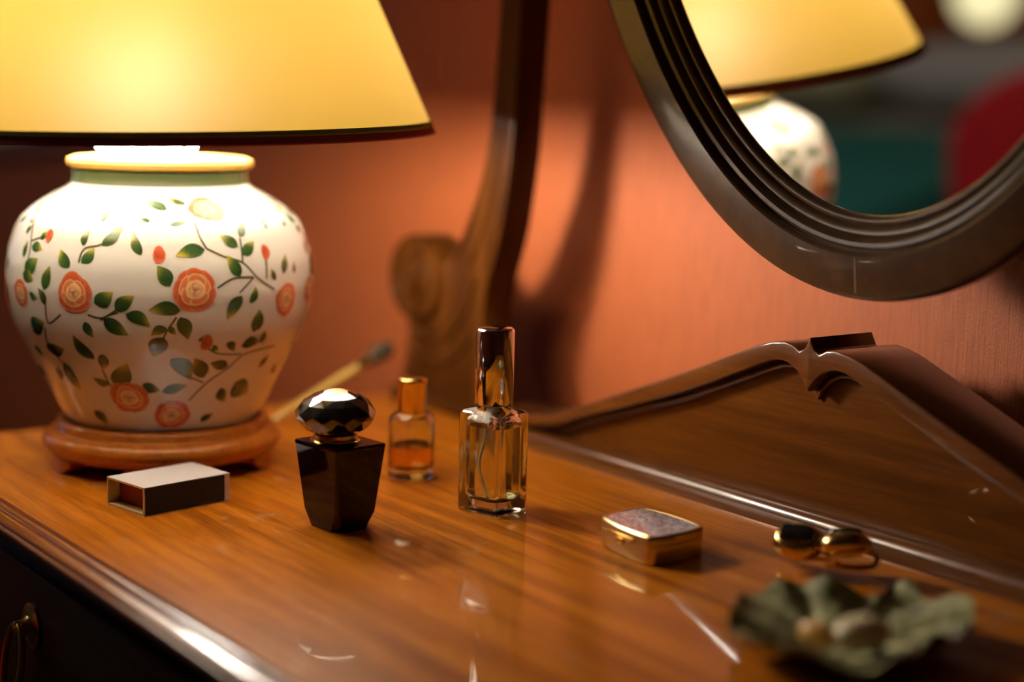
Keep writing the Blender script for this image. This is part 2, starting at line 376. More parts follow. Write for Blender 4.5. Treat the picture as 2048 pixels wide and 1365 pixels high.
# turned stand with bracket feet
mesh('stand', *lathe([(0, .0075), (.0600, .0075), (.0650, .0085), (.0690, .0125), (.0702, .0160), (.0690, .0195), (.0655, .0220), (.0630, .0222), (.0622, .0232), (.0622, .0260), (.0606, .0282), (.0580, .0285), (.0565, .0270), (.0560, .0245), (0, .0245)], 72, LC), WOOD_BASE, lamp, smooth=50)
for k in range(5):
    a = radians(-24+72*k); V = []; seg = 8
    for r in (.050, .0655):
        for i in range(seg+1):
            q = a+radians(-19+38*i/seg); d = abs(i-seg/2)/(seg/2)
            for z in (0.0+.0045*max(0, d-.55)/.45, .0085): V.append((LX+r*cos(q), LY+r*sin(q), z))
    F = []; s2 = 2*(seg+1)
    for i in range(seg):
        b = 2*i; F += [(b, b+1, b+3, b+2), (s2+b, s2+b+2, s2+b+3, s2+b+1), (b, b+2, s2+b+2, s2+b), (b+1, s2+b+1, s2+b+3, b+3)]
    F += [(0, s2, s2+1, 1), (2*seg, 2*seg+1, s2+2*seg+1, s2+2*seg)]
    mesh('stand_foot', V, F, WOOD_BASE, lamp, smooth=30)
PORC = mat('white_porcelain', (.84, .82, .76), .14, 0, Coat_Weight=.6, Coat_Roughness=.04)
VP = [(.0520, .0240), (.0552, .0280), (.0615, .0380), (.0677, .0510), (.0766, .0690), (.0850, .0870), (.0884, .1050), (.0886, .1145), (.0872, .1270), (.0815, .1435), (.0740, .1515), (.0640, .1585), (.0540, .1640), (.0505, .1665)]
VZ = [p[1] for p in VP]; VR = [p[0] for p in VP]
vpf = spline([(r, 0, z) for r, z in VP], 4)
VZ = [p[2] for p in vpf]; VR = [p[0] for p in vpf]
vase = mesh('vase', *lathe([(0, .0243)]+[(p[0], p[2]) for p in vpf]+[(.0495, .1690), (.0492, .1715), (.044, .1715), (.044, .160), (0, .160)], 96, LC), PORC, lamp, smooth=60)
mesh('neck_band', *lathe_loop([(.0500, .1662), (.0512, .1672), (.0506, .1700), (.0508, .1735), (.0490, .1745), (.0480, .1700)], 72, LC), mat('sage_green_glaze', (.055, .068, .024), .25), vase)
CREAMGOLD = mat('cream_gold_glaze', (.46, .25, .035), .3, 0, Coat_Weight=.15)
mesh('neck_rim', *lathe([(.0, .1745), (.0495, .1745), (.0530, .1758), (.0540, .1780), (.0532, .1802), (.0500, .1815), (.0340, .1826), (.0, .1826)], 72, LC), CREAMGOLD, lamp)
mesh('bulb_holder', *lathe([(0, .1826), (.021, .1826), (.021, .1838), (.0, .1838)], 40, LC), BRASS, lamp)
GLOW = bpy.data.materials.new('lit_bulb'); GLOW.use_nodes = True
_p = GLOW.node_tree.nodes['Principled BSDF']; _p.inputs['Base Color'].default_value = (.9, .9, .9, 1)
_p.inputs['Emission Color'].default_value = (1.0, .92, .82, 1); _p.inputs['Emission Strength'].default_value = BULB
mesh('bulb', *lathe([(0, .1840), (.0255, .1840), (.0285, .1855), (.0295, .1885), (.0295, .222), (.0280, .231), (.0235, .240), (.0150, .2465), (0, .249)], 48, (LX-.0032, LY-.0073)), GLOW, lamp)
# shade: translucent yellow card, sage and maroon binding
ZS0, ZS1, RS0 = .2018, .405, .1570
RS1 = RS0-.447*(ZS1-ZS0)
SH = bpy.data.materials.new('yellow_lampshade'); SH.use_nodes = True
nt = SH.node_tree; nt.nodes.clear()
o_ = nt.nodes.new('ShaderNodeOutputMaterial'); mx = nt.nodes.new('ShaderNodeMixShader'); mx.inputs[0].default_value = .080
df = nt.nodes.new('ShaderNodeBsdfDiffuse'); df.inputs[0].default_value = (.66, .63, .55, 1)
tr = nt.nodes.new('ShaderNodeBsdfTranslucent'); tr.inputs[0].default_value = (1.0, .60, .095, 1)
rf = nt.nodes.new('ShaderNodeBsdfRefraction'); rf.inputs['Color'].default_value = (1.0, .80, .60, 1); rf.inputs['Roughness'].default_value = .95; rf.inputs['IOR'].default_value = 1.35
m2 = nt.nodes.new('ShaderNodeMixShader'); m2.inputs[0].default_value = .05      # a little light goes straight on through the card
nt.links.new(tr.outputs[0], m2.inputs[1]); nt.links.new(rf.outputs[0], m2.inputs[2])
nt.links.new(df.outputs[0], mx.inputs[1]); nt.links.new(m2.outputs[0], mx.inputs[2]); nt.links.new(mx.outputs[0], o_.inputs[0])
def lean(vf):        # the shade sits a little crooked, wall side up
    return [(x, y, z+.027*(y-LY)-.012*(x-LX)) for x, y, z in vf[0]], vf[1]
shade = mesh('lamp_shade', *lean(lathe([(RS0+(RS1-RS0)*i/6, ZS0+(ZS1-ZS0)*i/6) for i in range(7)], 128, LC, cap=False)), SH, lamp, smooth=80)
def band(z0, z1, t):
    r0 = RS0-.447*(z0-ZS0); r1 = RS0-.447*(z1-ZS0)
    return lathe_loop([(r0-.0006, z0), (r0+t*.7, z0-.0002), (r0+t, z0+.0006), (r1+t, z1-.0006), (r1+t*.7, z1), (r1-.0006, z1)], 128, LC)
mesh('binding', *lean(band(ZS0-.0017, ZS0+.0011, .0012)), mat('sage_green_binding', (.30, .36, .08), .6), shade)
mesh('lower_binding', *lean(band(ZS0-.0060, ZS0-.0015, .0009)), mat('maroon_binding', (.42, .06, .05), .6), shade)
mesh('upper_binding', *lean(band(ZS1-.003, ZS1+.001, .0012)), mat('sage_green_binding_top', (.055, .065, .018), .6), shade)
hp = spline([(LX-.021, LY, .183), (LX-.040, LY, .20), (LX-.045, LY, .26), (LX-.030, LY, .33), (LX, LY, .350), (LX+.030, LY, .33), (LX+.045, LY, .26), (LX+.040, LY, .20), (LX+.021, LY, .183)], 6)
mesh('shade_harp', *tube(hp, .0016, 8), BRASS, lamp)
sp = [tube([(LX, LY, .352), (LX+RS1*cos(a), LY+RS1*sin(a), ZS1-.004)], .0013, 6) for a in (0.3, 0.3+2*pi/3, 0.3+4*pi/3)]
mesh('shade_spider', *join(*sp), BRASS, lamp)

# painted roses, leaves and stems on the vase (thin glaze on the surface)
PAINT = mat('painted_glaze', (.5, .5, .5), .16, 0, Coat_Weight=.5, Coat_Roughness=.04)
at = N(PAINT, 'ShaderNodeAttribute', attribute_name='Col'); PAINT.node_tree.links.new(at.outputs['Color'], PAINT.node_tree.nodes['Principled BSDF'].inputs['Base Color'])
def on_vase(th, z, lift):
    z = min(max(z, .0245), .1664)
    r = interp(z, VZ, VR); dr = (interp(z+.0015, VZ, VR)-interp(z-.0015, VZ, VR))/.003
    l = sqrt(1+dr*dr); rr = r+lift/l; return (LX+rr*cos(th), LY+rr*sin(th), z-lift*dr/l)
def metric(z):
    r = interp(z, VZ, VR); dr = (interp(z+.002, VZ, VR)-interp(z-.002, VZ, VR))/.004
    return r, sqrt(1+dr*dr)
def lerp3(a, b, t): return tuple(a[i]+(b[i]-a[i])*t for i in range(3))
GD, GM, YT = (.018, .045, .012), (.050, .105, .022), (.62, .46, .045)
def leaf(t0, z0, t1, z1, wd, seed, off=0):
    t0 = radians(t0+off); t1 = radians(t1+off); z0 /= 1000; z1 /= 1000
    r, k = metric((z0+z1)/2); du, dv = (t1-t0)*r, (z1-z0)*k; ln = hypot(du, dv); rnd = random.Random(seed)
    px, py = -dv/ln, du/ln; V, F, C = [], [], []; n = 9; bend = rnd.uniform(-.12, .12)*ln; ytip = rnd.uniform(.25, .9)
    for i in range(n):
        s = i/(n-1); hw = max(.0003, ln*wd*.60*(sin(pi*min(1, s*1.02)**.8))**.8)
        for j in (-1, -.5, 0, .5, 1):
            a = du*s+px*(j*hw+bend*sin(pi*s)); b = dv*s+py*(j*hw+bend*sin(pi*s))
            V.append(on_vase(t0+a/r, z0+b/k, .00016+.00002*(seed % 5)))
            c = lerp3(GD, GM, min(1, max(0, s*.8+.25*j+.1)))
            c = lerp3(c, YT, ytip*max(0, min(1, (s-.62+.16*j)/.38))); C.append(c)
    for i in range(n-1):
        for j in range(4): F.append((5*i+j, 5*i+j+1, 5*i+6+j, 5*i+5+j))
    return V, F, C
def rose(t0, z0, rad, seed, bud=False, off=0):
    t0 = radians(t0+off); z0 /= 1000; rad /= 1000; r, k = metric(z0); rnd = random.Random(seed); p0 = rnd.uniform(0, 6.28)
    V, F, C = [], [], []
    OUT, MID, CRM, DK = (.58, .105, .040), (.70, .21, .075), (.92, .66, .30), (.30, .045, .020)
    def petal(cr, ca, rr, lift, c_in, c_out, edge):
        o = len(V); n, m = 18, 5; jit = rnd.uniform(-.15, .15)
        for i in range(m):
            s = i/(m-1)
            for j in range(n):
                a = 2*pi*j/n; k = 1+.07*sin(3*a+p0+ca*3)
                pr, pt = s*rr*k*cos(a)*.86, s*rr*k*sin(a)*1.14
                x, y = cr+pr, pt+jit*pr
                u, v_ = x*cos(ca)-y*sin(ca), x*sin(ca)+y*cos(ca)
                if bud: v_ *= 1.45
                V.append(on_vase(t0+u/r, z0+v_/k0, lift))
                q = (pr/rr+1)/2; c = lerp3(c_in, c_out, max(0, min(1, q*1.25-.15)))
                if s == 1 and cos(a) > -.2: c = lerp3(c, edge, .8)
                C.append(c)
        for i in range(m-1):
            for j in range(n): F.append((o+i*n+j, o+i*n+(j+1) % n, o+(i+1)*n+(j+1) % n, o+(i+1)*n+j))
    k0 = k
    if bud:
        for i in range(3): petal(rad*.25, p0+i*2.1, rad*.75, .0003+i*3e-5, DK, OUT, MID)
        return V, F, C
    for i in range(7): petal(rad*.56, p0+i*2*pi/7+rnd.uniform(-.2, .2), rad*rnd.uniform(.40, .52), .00026+i*1e-5, DK, OUT, MID)
    for i in range(5): petal(rad*.36, p0+.5+i*2*pi/5+rnd.uniform(-.25, .25), rad*rnd.uniform(.34, .42), .00035+i*1e-5, OUT, MID, CRM)
    for i in range(4): petal(rad*.20, p0+i*2*pi/4+rnd.uniform(-.3, .3), rad*rnd.uniform(.24, .32), .00042+i*1e-5, OUT, CRM, CRM)
    for i in range(3): petal(rad*.09, p0+1+i*2.1, rad*.15, .00048+i*1e-5, DK, CRM, OUT)
    return V, F, C
def stem(vals, off=0):
    P = [(radians(vals[i]+off), vals[i+1]/1000) for i in range(0, len(vals), 2)]
    r, k = metric(sum(p[1] for p in P)/len(P)); pts = spline([(t*r, z*k, 0) for t, z in P], 6); V, F, C = [], [], []
    for i, p in enumerate(pts):
        a = Vector(pts[max(0, i-1)]); b = Vector(pts[min(len(pts)-1, i+1)]); d = (b-a).normalized()
        for j in (-1, 1): V.append(on_vase((p[0]-d.y*j*.00055)/r, (p[1]+d.x*j*.00055)/k, .00012)); C.append((.085, .060, .020))
    for i in range(len(pts)-1): F.append((2*i, 2*i+1, 2*i+3, 2*i+2))
    return V, F, C
LEAVES="""-57.7 123.7 -62.4 132.9 0.5
-52.6 126.6 -48.4 134.8 0.5
-53 135.7 -51.5 143.7 0.4
-45.5 136.2 -38.7 146.3 0.35
-21.5 154.9 -30.9 159.1 0.4
-12.3 157.6 -19.4 160.7 0.4
-31 131.8 -33.9 143.3 0.35
-20.9 115.5 -25.2 126.1 0.55
-8.2 134.5 -18.7 131.4 0.4
5.2 135.5 -1.3 141.8 0.45
7 140.5 10.5 147.4 0.45
6.8 130.8 12.7 137.6 0.5
4.9 119.4 0.3 130.8 0.45
5.4 108.5 -0.1 95.7 0.42
9.2 104.1 11.2 113.1 0.45
20 153.5 15.5 155.7 0.4
21.5 143.8 22.5 150 0.4
34 144.5 37.5 148.5 0.4
-47.5 105.4 -40.6 111.4 0.6
-39.9 101.5 -33.4 109.9 0.5
-36.3 99.9 -27.9 93 0.45
-17.4 101.7 -28.3 102.2 0.4
-77 148.4 -72.7 152.1 0.5
-84.2 145.2 -87.1 150.9 0.5
-85.5 139.5 -82.8 144.1 0.5
-74.4 137.7 -70.9 141.8 0.5
-82.6 126.5 -82 135.6 0.4
-78.3 133.4 -71.8 132 0.5
-80.8 120.6 -73.1 126.8 0.6
-81.7 117.9 -75 115.4 0.6
-69.1 110.5 -66.3 123.7 0.42
-77.3 107.6 -72.7 105.2 0.5
-68.9 102.2 -72 111 0.45
20.9 116 19 121.9 0.5
25.6 118.9 28.5 129.2 0.4
33 117.9 33.3 124.6 0.4
14.4 88.1 13.5 100 0.4
-75.3 156.4 -70.7 160 0.3
-47.7 148.3 -46.4 153.9 0.3
-28.3 148.9 -32.3 150.4 0.4
-20.3 147.4 -13.8 149 0.3
-44.5 96.8 -35.9 88 0.45
-17.4 98.1 -14.3 85.5 0.5
-22.1 92.1 -27.7 88.1 0.5
-21.5 92.9 -18.8 88.4 0.5
-23.2 86.8 -27.2 75.6 0.65
-20.5 74 -11.4 61.1 0.45
-6.1 61.7 -11.1 74 0.5
4.2 67.8 -4.2 70.6 0.5
-32.5 58.8 -25.1 54.9 0.6
-24 53.9 -13.2 57.9 0.4
-52 94.5 -49.3 85.8 0.5
-51.5 73 -57.9 86.3 0.4
-47.1 76.2 -48.9 66.6 0.5
-47.7 58.1 -55.1 61.2 0.45
-45.4 58.3 -38 71.1 0.55
-79.6 84.9 -71 92.2 0.6
-75.1 76.9 -64.7 77.5 0.5
-84.7 76.1 -80.9 69.8 0.5
-68.2 69.1 -64.4 51.9 0.35
-96.1 62.6 -90.5 57.6 0.5
-73.8 64.9 -75.3 57 0.5
8 79.6 16.8 80.7 0.5
12.2 87 13.5 100 0.45
18 79.6 17.7 87.1 0.5
22.5 64 26 71.5 0.45
11 57.2 21.1 48.7 0.7
3.6 54.3 8 45.4 0.5
-60.7 40.7 -55.1 32.3 0.5
-3.5 34.3 2.7 38.7 0.5
1.2 82.4 5.3 76.7 0.5
-10.4 84.3 -7 87.3 0.4
-4.5 81.1 -1.8 78 0.6"""
STEMS="""-7.3 134.9 -1 130.4 6.3 126.6 12.7 117.3 20.4 110.3
-4.2 113.6 2 118.3 9.9 118.5
-7.3 134.9 -9.3 140.8 -10.6 148.9
-50.4 98.6 -45.1 97.2 -39.6 101.9
-79.2 120.4 -79.1 132.5 -82.4 144.1 -83.8 150.8
-79.7 135.8 -74.7 138.1 -69.6 139.8
-68.4 107.1 -68.9 92 -61.9 97.4
6.3 126.6 6.9 140.1
10.6 118.4 4.4 110.3
16.5 116.9 17.2 130.8
-53.8 126.6 -52.2 134.1 -45.5 137 -38.5 145.5
-11.3 48 -3.6 59 4.8 66.7 11.6 74.4 27.6 76.5
-14 63.7 -5.7 58.7
-7.7 81.3 -1.9 76.1 9.2 74.3
-18.7 98.2 -22.1 90.3 -23.5 85.8
-71.2 88.6 -73.1 79.1 -70.1 70.2 -67.2 65.9
-45.7 95.9 -42.6 98.7 -39.1 100.6
-49.1 67.1 -47.4 57.6 -43.2 56"""

ROSES = [(-55.4, 110.3, 11.4), (-12.2, 113.2, 12.8), (-2.9, 155.1, 10.5), (27.6, 103.8, 10.0), (-39.5, 50.3, 11.4), (-19.4, 39.5, 10.5), (-83.5, 106.7, 8.2), (41.0, 155.6, 8.2)]
BUDS = [(-69.6, 139.8, 2.9), (-24.6, 131.9, 3.7), (17.4, 131.6, 3.3), (-7.2, 83.2, 3.8)]
def paint(name, vfc): return mesh(name, vfc[0], vfc[1], PAINT, vase, smooth=60, cols=vfc[2])
LV = [[float(q) for q in l.split()] for l in LEAVES.strip().splitlines()]
SV = [[float(q) for q in l.split()] for l in STEMS.strip().splitlines()]
for i, l in enumerate(LV): paint('painted_leaf', leaf(*l, seed=i))
for l in SV: paint('painted_stem', stem(l))
for i, l in enumerate(ROSES): paint('painted_rose', rose(*l, seed=40+i))
for i, l in enumerate(BUDS): paint('painted_bud', rose(*l, seed=80+i, bud=True))
for off in (131, 229):               # the sprays go on round the far side
    V, F, C = [], [], []
    for g in [leaf(*l, seed=i, off=off) for i, l in enumerate(LV)]+[stem(l, off) for l in SV]+[rose(*l, seed=40+i, off=off) for i, l in enumerate(ROSES)]:
        o = len(V); V += g[0]; C += g[2]; F += [tuple(i+o for i in q) for q in g[1]]
    paint('painted_spray', (V, F, C))['kind'] = 'stuff'
# ------------------------------------------------------------------ matchbox
mb = thing('matchbox', (-.8129, .3596, 0), 'white matchbox with black striking side and empty pale end, in front of the lamp', 'matchbox')
A_, B_, C_ = Vector((-.8225, .3290)), Vector((-.7879, .3352)), Vector((-.7973, .3882))
D_ = A_+C_-B_; MH = .0152; TK = .0007
ex = (B_-A_).normalized(); ey = (C_-B_).normalized(); LW = (B_-A_).length; LL = (C_-B_).length
def mbp(u, v, z): p = A_+ex*u+ey*v; return (p.x, p.y, z)
def mbox(u0, u1, v0, v1, z0, z1):
    V, F = box(u0, u1, v0, v1, z0, z1); return [mbp(*p) for p in V], F
CARD = mat('white_card', (.80, .76, .78), .6); RAW = mat('raw_card', (.78, .60, .30), .8)
mesh('sleeve', *join(mbox(0, LW, 0, LL, 0, TK), mbox(0, LW, 0, LL, MH-TK, MH), mbox(0, TK, 0, LL, TK, MH-TK), mbox(LW-TK, LW, 0, LL, TK, MH-TK)), CARD, mb, smooth=0)
mesh('sleeve_edge', *join(mbox(0, LW, -.0003, 0, 0, .0011), mbox(0, LW, -.0003, 0, MH-.0010, MH), mbox(0, .0010, -.0003, 0, .0011, MH-.0010), mbox(LW-.0013, LW, -.0003, 0, .0011, MH-.0010)), RAW, mb, smooth=0)
STR = mat('striking_strip', (.016, .010, .008), .75)
_n = noise(STR, 1, mapping(STR, (300, 60, 900), (0, 0, .6)), 3, .7); _r = ramp(STR, [(.62, (.013, .008, .006)), (.80, (.10, .07, .055))]); STR.node_tree.links.new(_n.outputs[0], _r.inputs[0]); STR.node_tree.links.new(_r.outputs[0], STR.node_tree.nodes['Principled BSDF'].inputs['Base Color'])
mesh('striking_strip', *mbox(LW, LW+.0003, .0004, LL-.0035, .0004, MH-.0004), STR, mb, smooth=0)
mesh('striking_strip', *mbox(-.0003, 0, .0004, LL-.0035, .0004, MH-.0004), STR, mb, smooth=0)
TRAY = mat('red_card_tray', (.30, .035, .025), .7)
tray = mesh('tray', *join(mbox(.0010, LW-.0010, .0070, .0076, TK, MH-.0020), mbox(.0010, LW-.0010, .0070, LL-.001, TK, TK+.0006), mbox(.0010, .0016, .0070, LL-.001, TK, MH-.002), mbox(LW-.0016, LW-.0010, .0070, LL-.001, TK, MH-.002), mbox(.0010, LW-.0010, LL-.0016, LL-.001, TK, MH-.002)), TRAY, mb, smooth=0)
mesh('inner_lining', *join(mbox(TK, TK+.0002, 0, .0068, TK, MH-TK), mbox(TK+.0002, LW-TK-.0002, 0, .0068, TK, TK+.0002), mbox(LW-TK-.0002, LW-TK, 0, .0068, TK, MH-TK)), RAW, mb, smooth=0)

# ------------------------------------------------------------------ black perfume bottle
DC = Vector((-.7200, .4125))
pb = thing('perfume_bottle', (DC.x, DC.y, 0), 'black perfume bottle with tapering body and large faceted black stopper', 'perfume bottle')
DARKGL = mat('dark_plum_glass', (.010, .0025, .006), .03, 0, Specular_IOR_Level=.30, Coat_Weight=.05, Coat_Roughness=.02)
dr, dd = Vector((.5, .866)), Vector((-.866, .5))
cor = [(-.0215, .0298), (0, 0), (.0254, .0183), (.0039, .0481)]        # (to the right, away) from the front corner
mid = (sum(c[0] for c in cor)/4, sum(c[1] for c in cor)/4)
def quad(s, z, ch=.0015):
    pts = [DC+dr*((c[0]-mid[0])*s)+dd*((c[1]-mid[1])*s) for c in cor]; out = []
    for i in range(4):
        p, a, b = pts[i], pts[i-1], pts[(i+1) % 4]
        out += [p+(a-p).normalized()*ch, p+(b-p).normalized()*ch]
    return [(q.x, q.y, z) for q in out]
lv = [quad(.72, 0, .0045), quad(.775, .0035, .0045), quad(.805, .0090, .0016), quad(.985, .0425, .0006), quad(1.0, .0436, .0006), quad(.985, .0445, .0006), quad(.955, .0447, .0006)]
V = [p for l in lv for p in l]; F = [tuple(range(8))[::-1]]
for k in range(len(lv)-1):
    for i in range(8): F.append((8*k+i, 8*k+(i+1) % 8, 8*k+8+(i+1) % 8, 8*k+8+i))
F.append(tuple(range(8*len(lv)-8, 8*len(lv))))
mesh('bottle_body', V, F, DARKGL, pb, smooth=0)
mesh('gold_collar', *lathe([(.0080, .0446), (.0125, .0446), (.0130, .0456), (.0122, .0466), (.0112, .0470), (.0112, .0486), (.0080, .0490)], 40, (DC.x-.0012, DC.y-.002)), GOLD, pb)
# cut stopper: rings of facets turned against each other
rings = [(.0090, .0482, 0), (.0165, .0520, .5), (.0203, .0572, 0), (.0206, .0600, .5), (.0172, .0652, 0), (.0122, .0684, .5), (.0062, .0700, 0)]
ns = 12; V, F = [], []
SX, SY = DC.x-.0012, DC.y-.002
for r, z, o in rings:
    for i in range(ns):
        a = 2*pi*(i+o)/ns+.2; V.append((SX+r*cos(a), SY+r*sin(a), z+.0008*cos(a-2.4)*(z-.048)/.02))
for k in range(len(rings)-1):
    for i in range(ns):
        j = (i+1) % ns; a, b = k*ns, (k+1)*ns
        if rings[k][2] == 0: F += [(a+i, a+j, b+i), (a+j, b+j, b+i)]
        else: F += [(a+i, b+j, b+i), (a+i, a+j, b+j)]
F += [tuple(range(ns))[::-1], tuple(range((len(rings)-1)*ns, len(rings)*ns))]
STOP = mat('black_cut_stopper', (.010, .009, .009), .07, 0, Specular_IOR_Level=.9, Coat_Weight=1.0, Coat_Roughness=.03)
mesh('faceted_stopper', V, F, STOP, pb, smooth=0)

# ------------------------------------------------------------------ small amber bottle
def glass(name, col, ior=1.5, rough=0.0):
    return mat(name, col, rough, 0, Transmission_Weight=1.0, IOR=ior)
CLEAR = glass('clear_glass', (.97, .98, .95))
SC = (-.7937, .5021)
sb = thing('small_bottle', (*SC, 0), 'small round bottle of amber scent with gold cap, behind the black bottle', 'perfume bottle')
mesh('glass_body', *lathe([(0, .0), (.0120, .0), (.0133, .0012), (.0134, .0025), (.0134, .0335), (.0128, .0362), (.0108, .0382), (.0080, .0390), (.0078, .0410), (.0064, .0410), (.0064, .0385), (.0100, .0366), (.0112, .0350), (.0116, .0330), (.0116, .0080), (.0105, .0065), (0, .0062)], 48, SC), CLEAR, sb, smooth=60)
AMBER = glass('amber_scent', (.90, .46, .08), 1.36)
mesh('scent', *lathe([(0, .0061), (.0106, .0064), (.01165, .0079), (.01165, .0190), (0, .0190)], 48, SC), AMBER, sb, smooth=60)
mesh('gold_cap', *lathe([(.0, .0392), (.0083, .0392), (.0085, .0398), (.0085, .0560), (.0088, .0563), (.0089, .0575), (.0085, .0586), (.0075, .0590), (0, .0590)], 40, SC), GOLD, sb, smooth=50)

# ------------------------------------------------------------------ clear atomizer
CB = Vector((-.7073, .4992)); cr, cd = Vector((.5775, .817)), Vector((-.817, .5775))
at_ = thing('atomizer_bottle', (CB.x, CB.y, 0), 'clear square glass perfume atomizer with pale yellow scent and tall silver cap', 'perfume bottle')
ccor = [(-.022, .020), (0, 0), (.017, .0187), (-.005, .0387)]; cm = (sum(c[0] for c in ccor)/4, sum(c[1] for c in ccor)/4)
def rq(ins, rad, z, seg=4, dip=0):
    """rounded square ring inset by ins"""
    pts = [CB+cr*(c[0]-cm[0])+cd*(c[1]-cm[1]) for c in ccor]; out = []
    for i in range(4):
        p, a, b = pts[i], pts[i-1], pts[(i+1) % 4]; u = (a-p).normalized(); v = (b-p).normalized()
        q = p+(u+v)*ins; s, e = q+u*rad, q+v*rad
        for k in range(seg+1):
            t = k/seg; w_ = s*(1-t)**2+q*2*t*(1-t)+e*t*t; out.append((w_.x, w_.y, z-(dip*(w_-CB).length/.02)))
    return out
def stack(rows, cap0=True, cap1=True):
    n = len(rows[0]); V = [p for r in rows for p in r]; F = []
    for k in range(len(rows)-1):
        for i in range(n): F.append((k*n+i, k*n+(i+1) % n, (k+1)*n+(i+1) % n, (k+1)*n+i))
    if cap0: F.append(tuple(range(n))[::-1])
    if cap1: F.append(tuple(range((len(rows)-1)*n, len(rows)*n)))
    return V, F
outer = [rq(.0012, .003, 0), rq(.0003, .003, .0006), rq(0, .003, .0016), rq(0, .003, .0530), rq(.0004, .003, .0545, dip=.0008), rq(.0020, .004, .0562, dip=.0012), rq(.006, .005, .0570), rq(.0085, .0040, .0578)]
inner = [rq(.0105, .003, .0065), rq(.0058, .0045, .0072), rq(.0036, .005, .0095), rq(.0032, .005, .0130), rq(.0032, .005, .0480), rq(.0040, .005, .0505), rq(.0070, .004, .0525), rq(.0088, .0035, .0560)]
v1 = stack(outer, True, True); v2 = stack(inner, True, True)
o_ = len(v1[0])
bm_ob = mesh('glass_body', *v1, CLEAR, at_, smooth=50)
# hollow inside, facing inwards, in the same glass
_me = bm_ob.data; _bm = bmesh.new(); _bm.from_mesh(_me); ox, oy, oz = ORG[at_.name]
vs = [_bm.verts.new((p[0]-ox, p[1]-oy, p[2]-oz)) for p in v2[0]]
fs = [_bm.faces.new([vs[i] for i in f]) for f in v2[1]]
bmesh.ops.recalc_face_normals(_bm, faces=fs); bmesh.ops.reverse_faces(_bm, faces=fs)
for f in fs: f.smooth = True
_bm.to_mesh(_me); _bm.free(); _me.set_sharp_from_angle(angle=radians(50))
SCENT = glass('pale_yellow_scent', (.97, .95, .60), 1.36)
mesh('scent', *stack([rq(.0105, .003, .00645), rq(.00575, .0045, .00715), rq(.00355, .005, .0094), rq(.00315, .005, .0130), rq(.00315, .005, .0463), rq(.0042, .005, .0460)]), SCENT, at_, smooth=50)
TUBE = mat('milky_tube', (.85, .85, .72), .3, 0, Transmission_Weight=.3)
tb = spline([(CB.x, CB.y, .056), (CB.x-.001, CB.y-.001, .040), (CB.x-.003, CB.y-.0035, .026), (CB.x-.001, CB.y-.001, .014), (CB.x+.0045, CB.y-.0035, .0085)], 6)
mesh('dip_tube', *tube(tb, .0009, 8), TUBE, at_, smooth=60)
mesh('pump', *lathe([(0, .0500), (.0038, .0500), (.0038, .0578), (.0075, .0578), (.0075, .0600), (0, .0600)], 24, CB), mat('pump_plastic', (.75, .74, .66), .3), at_)
mesh('silver_cap', *lathe([(0, .0580), (.0100, .0580), (.0103, .0584), (.0103, .0973), (.0100, .0984), (.0092, .0990), (0, .0992)], 64, CB), CHROME, at_, smooth=45)

# ------------------------------------------------------------------ pill box
qp = [Vector(p) for p in ((-.6224, .5056), (-.5780, .5009), (-.5807, .5376), (-.6270, .5369))]
def pill(ins):
    c = sum(qp, Vector((0, 0)))/4; P = []
    for i in range(4):
        a, b = qp[i], qp[(i+1) % 4]; nrm = Vector(((b-a).y, -(b-a).x)).normalized()
        if nrm.dot((a+b)/2-c) < 0: nrm = -nrm
        for k in range(6):
            t = k/6; P.append(a+(b-a)*t+nrm*(.0026*4*t*(1-t)))
    for _ in range(3):
        Q = []
        for i in range(len(P)): Q += [P[i]*.75+P[(i+1) % len(P)]*.25, P[i]*.25+P[(i+1) % len(P)]*.75]
        P = Q[::2]+[] if len(Q) > 400 else Q
    out = []
    for i in range(len(P)):
        d = P[(i+1) % len(P)]-P[i-1]; n_ = Vector((-d.y, d.x)).normalized()
        if n_.dot(c-P[i]) < 0: n_ = -n_
        out.append(P[i]+n_*ins)
    return out
def pl(ins, z): return [(p.x, p.y, z) for p in pill(ins)]
pbx = thing('pill_box', (-.602, .520, 0), 'small gold pill box with purple and cream mosaic lid and clasp', 'box')
mesh('box_base', *stack([pl(.0016, 0), pl(.0004, .0006), pl(.0002, .0016), pl(.0002, .0092), pl(.0008, .0096)]), OLDGOLD, pbx, smooth=45)
lid = mesh('box_lid', *stack([pl(.0008, .0097), pl(.0, .0100), pl(.0, .0130), pl(.0004, .0140), pl(.0012, .0146), pl(.0020, .0144), pl(.0023, .0138)]), OLDGOLD, pbx, smooth=45)
INL = mat('mosaic_inlay', (.7, .65, .6), .25, 0, Coat_Weight=.6)
_L = INL.node_tree.links; vo = N(INL, 'ShaderNodeTexVoronoi'); vo.inputs['Scale'].default_value = 230; mp_ = mapping(INL)
_nn = noise(INL, 260, mp_, 3); _mx = N(INL, 'ShaderNodeMix', data_type='RGBA', blend_type='LINEAR_LIGHT'); _mx.inputs[0].default_value = .02
_L.new(mp_, _mx.inputs[6]); _L.new(_nn.outputs['Color'], _mx.inputs[7]); _L.new(_mx.outputs[2], vo.inputs['Vector'])
_sp = N(INL, 'ShaderNodeSeparateColor'); _L.new(vo.outputs['Color'], _sp.inputs[0])
_rp = ramp(INL, [(0, (.06, .03, .15)), (.16, (.24, .22, .42)), (.34, (.62, .58, .52)), (.52, (.50, .22, .18)), (.66, (.66, .63, .55)), (.82, (.30, .34, .33)), (1, (.16, .08, .26))]); _rp.color_ramp.interpolation = 'CONSTANT'
_L.new(_sp.outputs[0], _rp.inputs[0]); _L.new(_rp.outputs[0], INL.node_tree.nodes['Principled BSDF'].inputs['Base Color'])
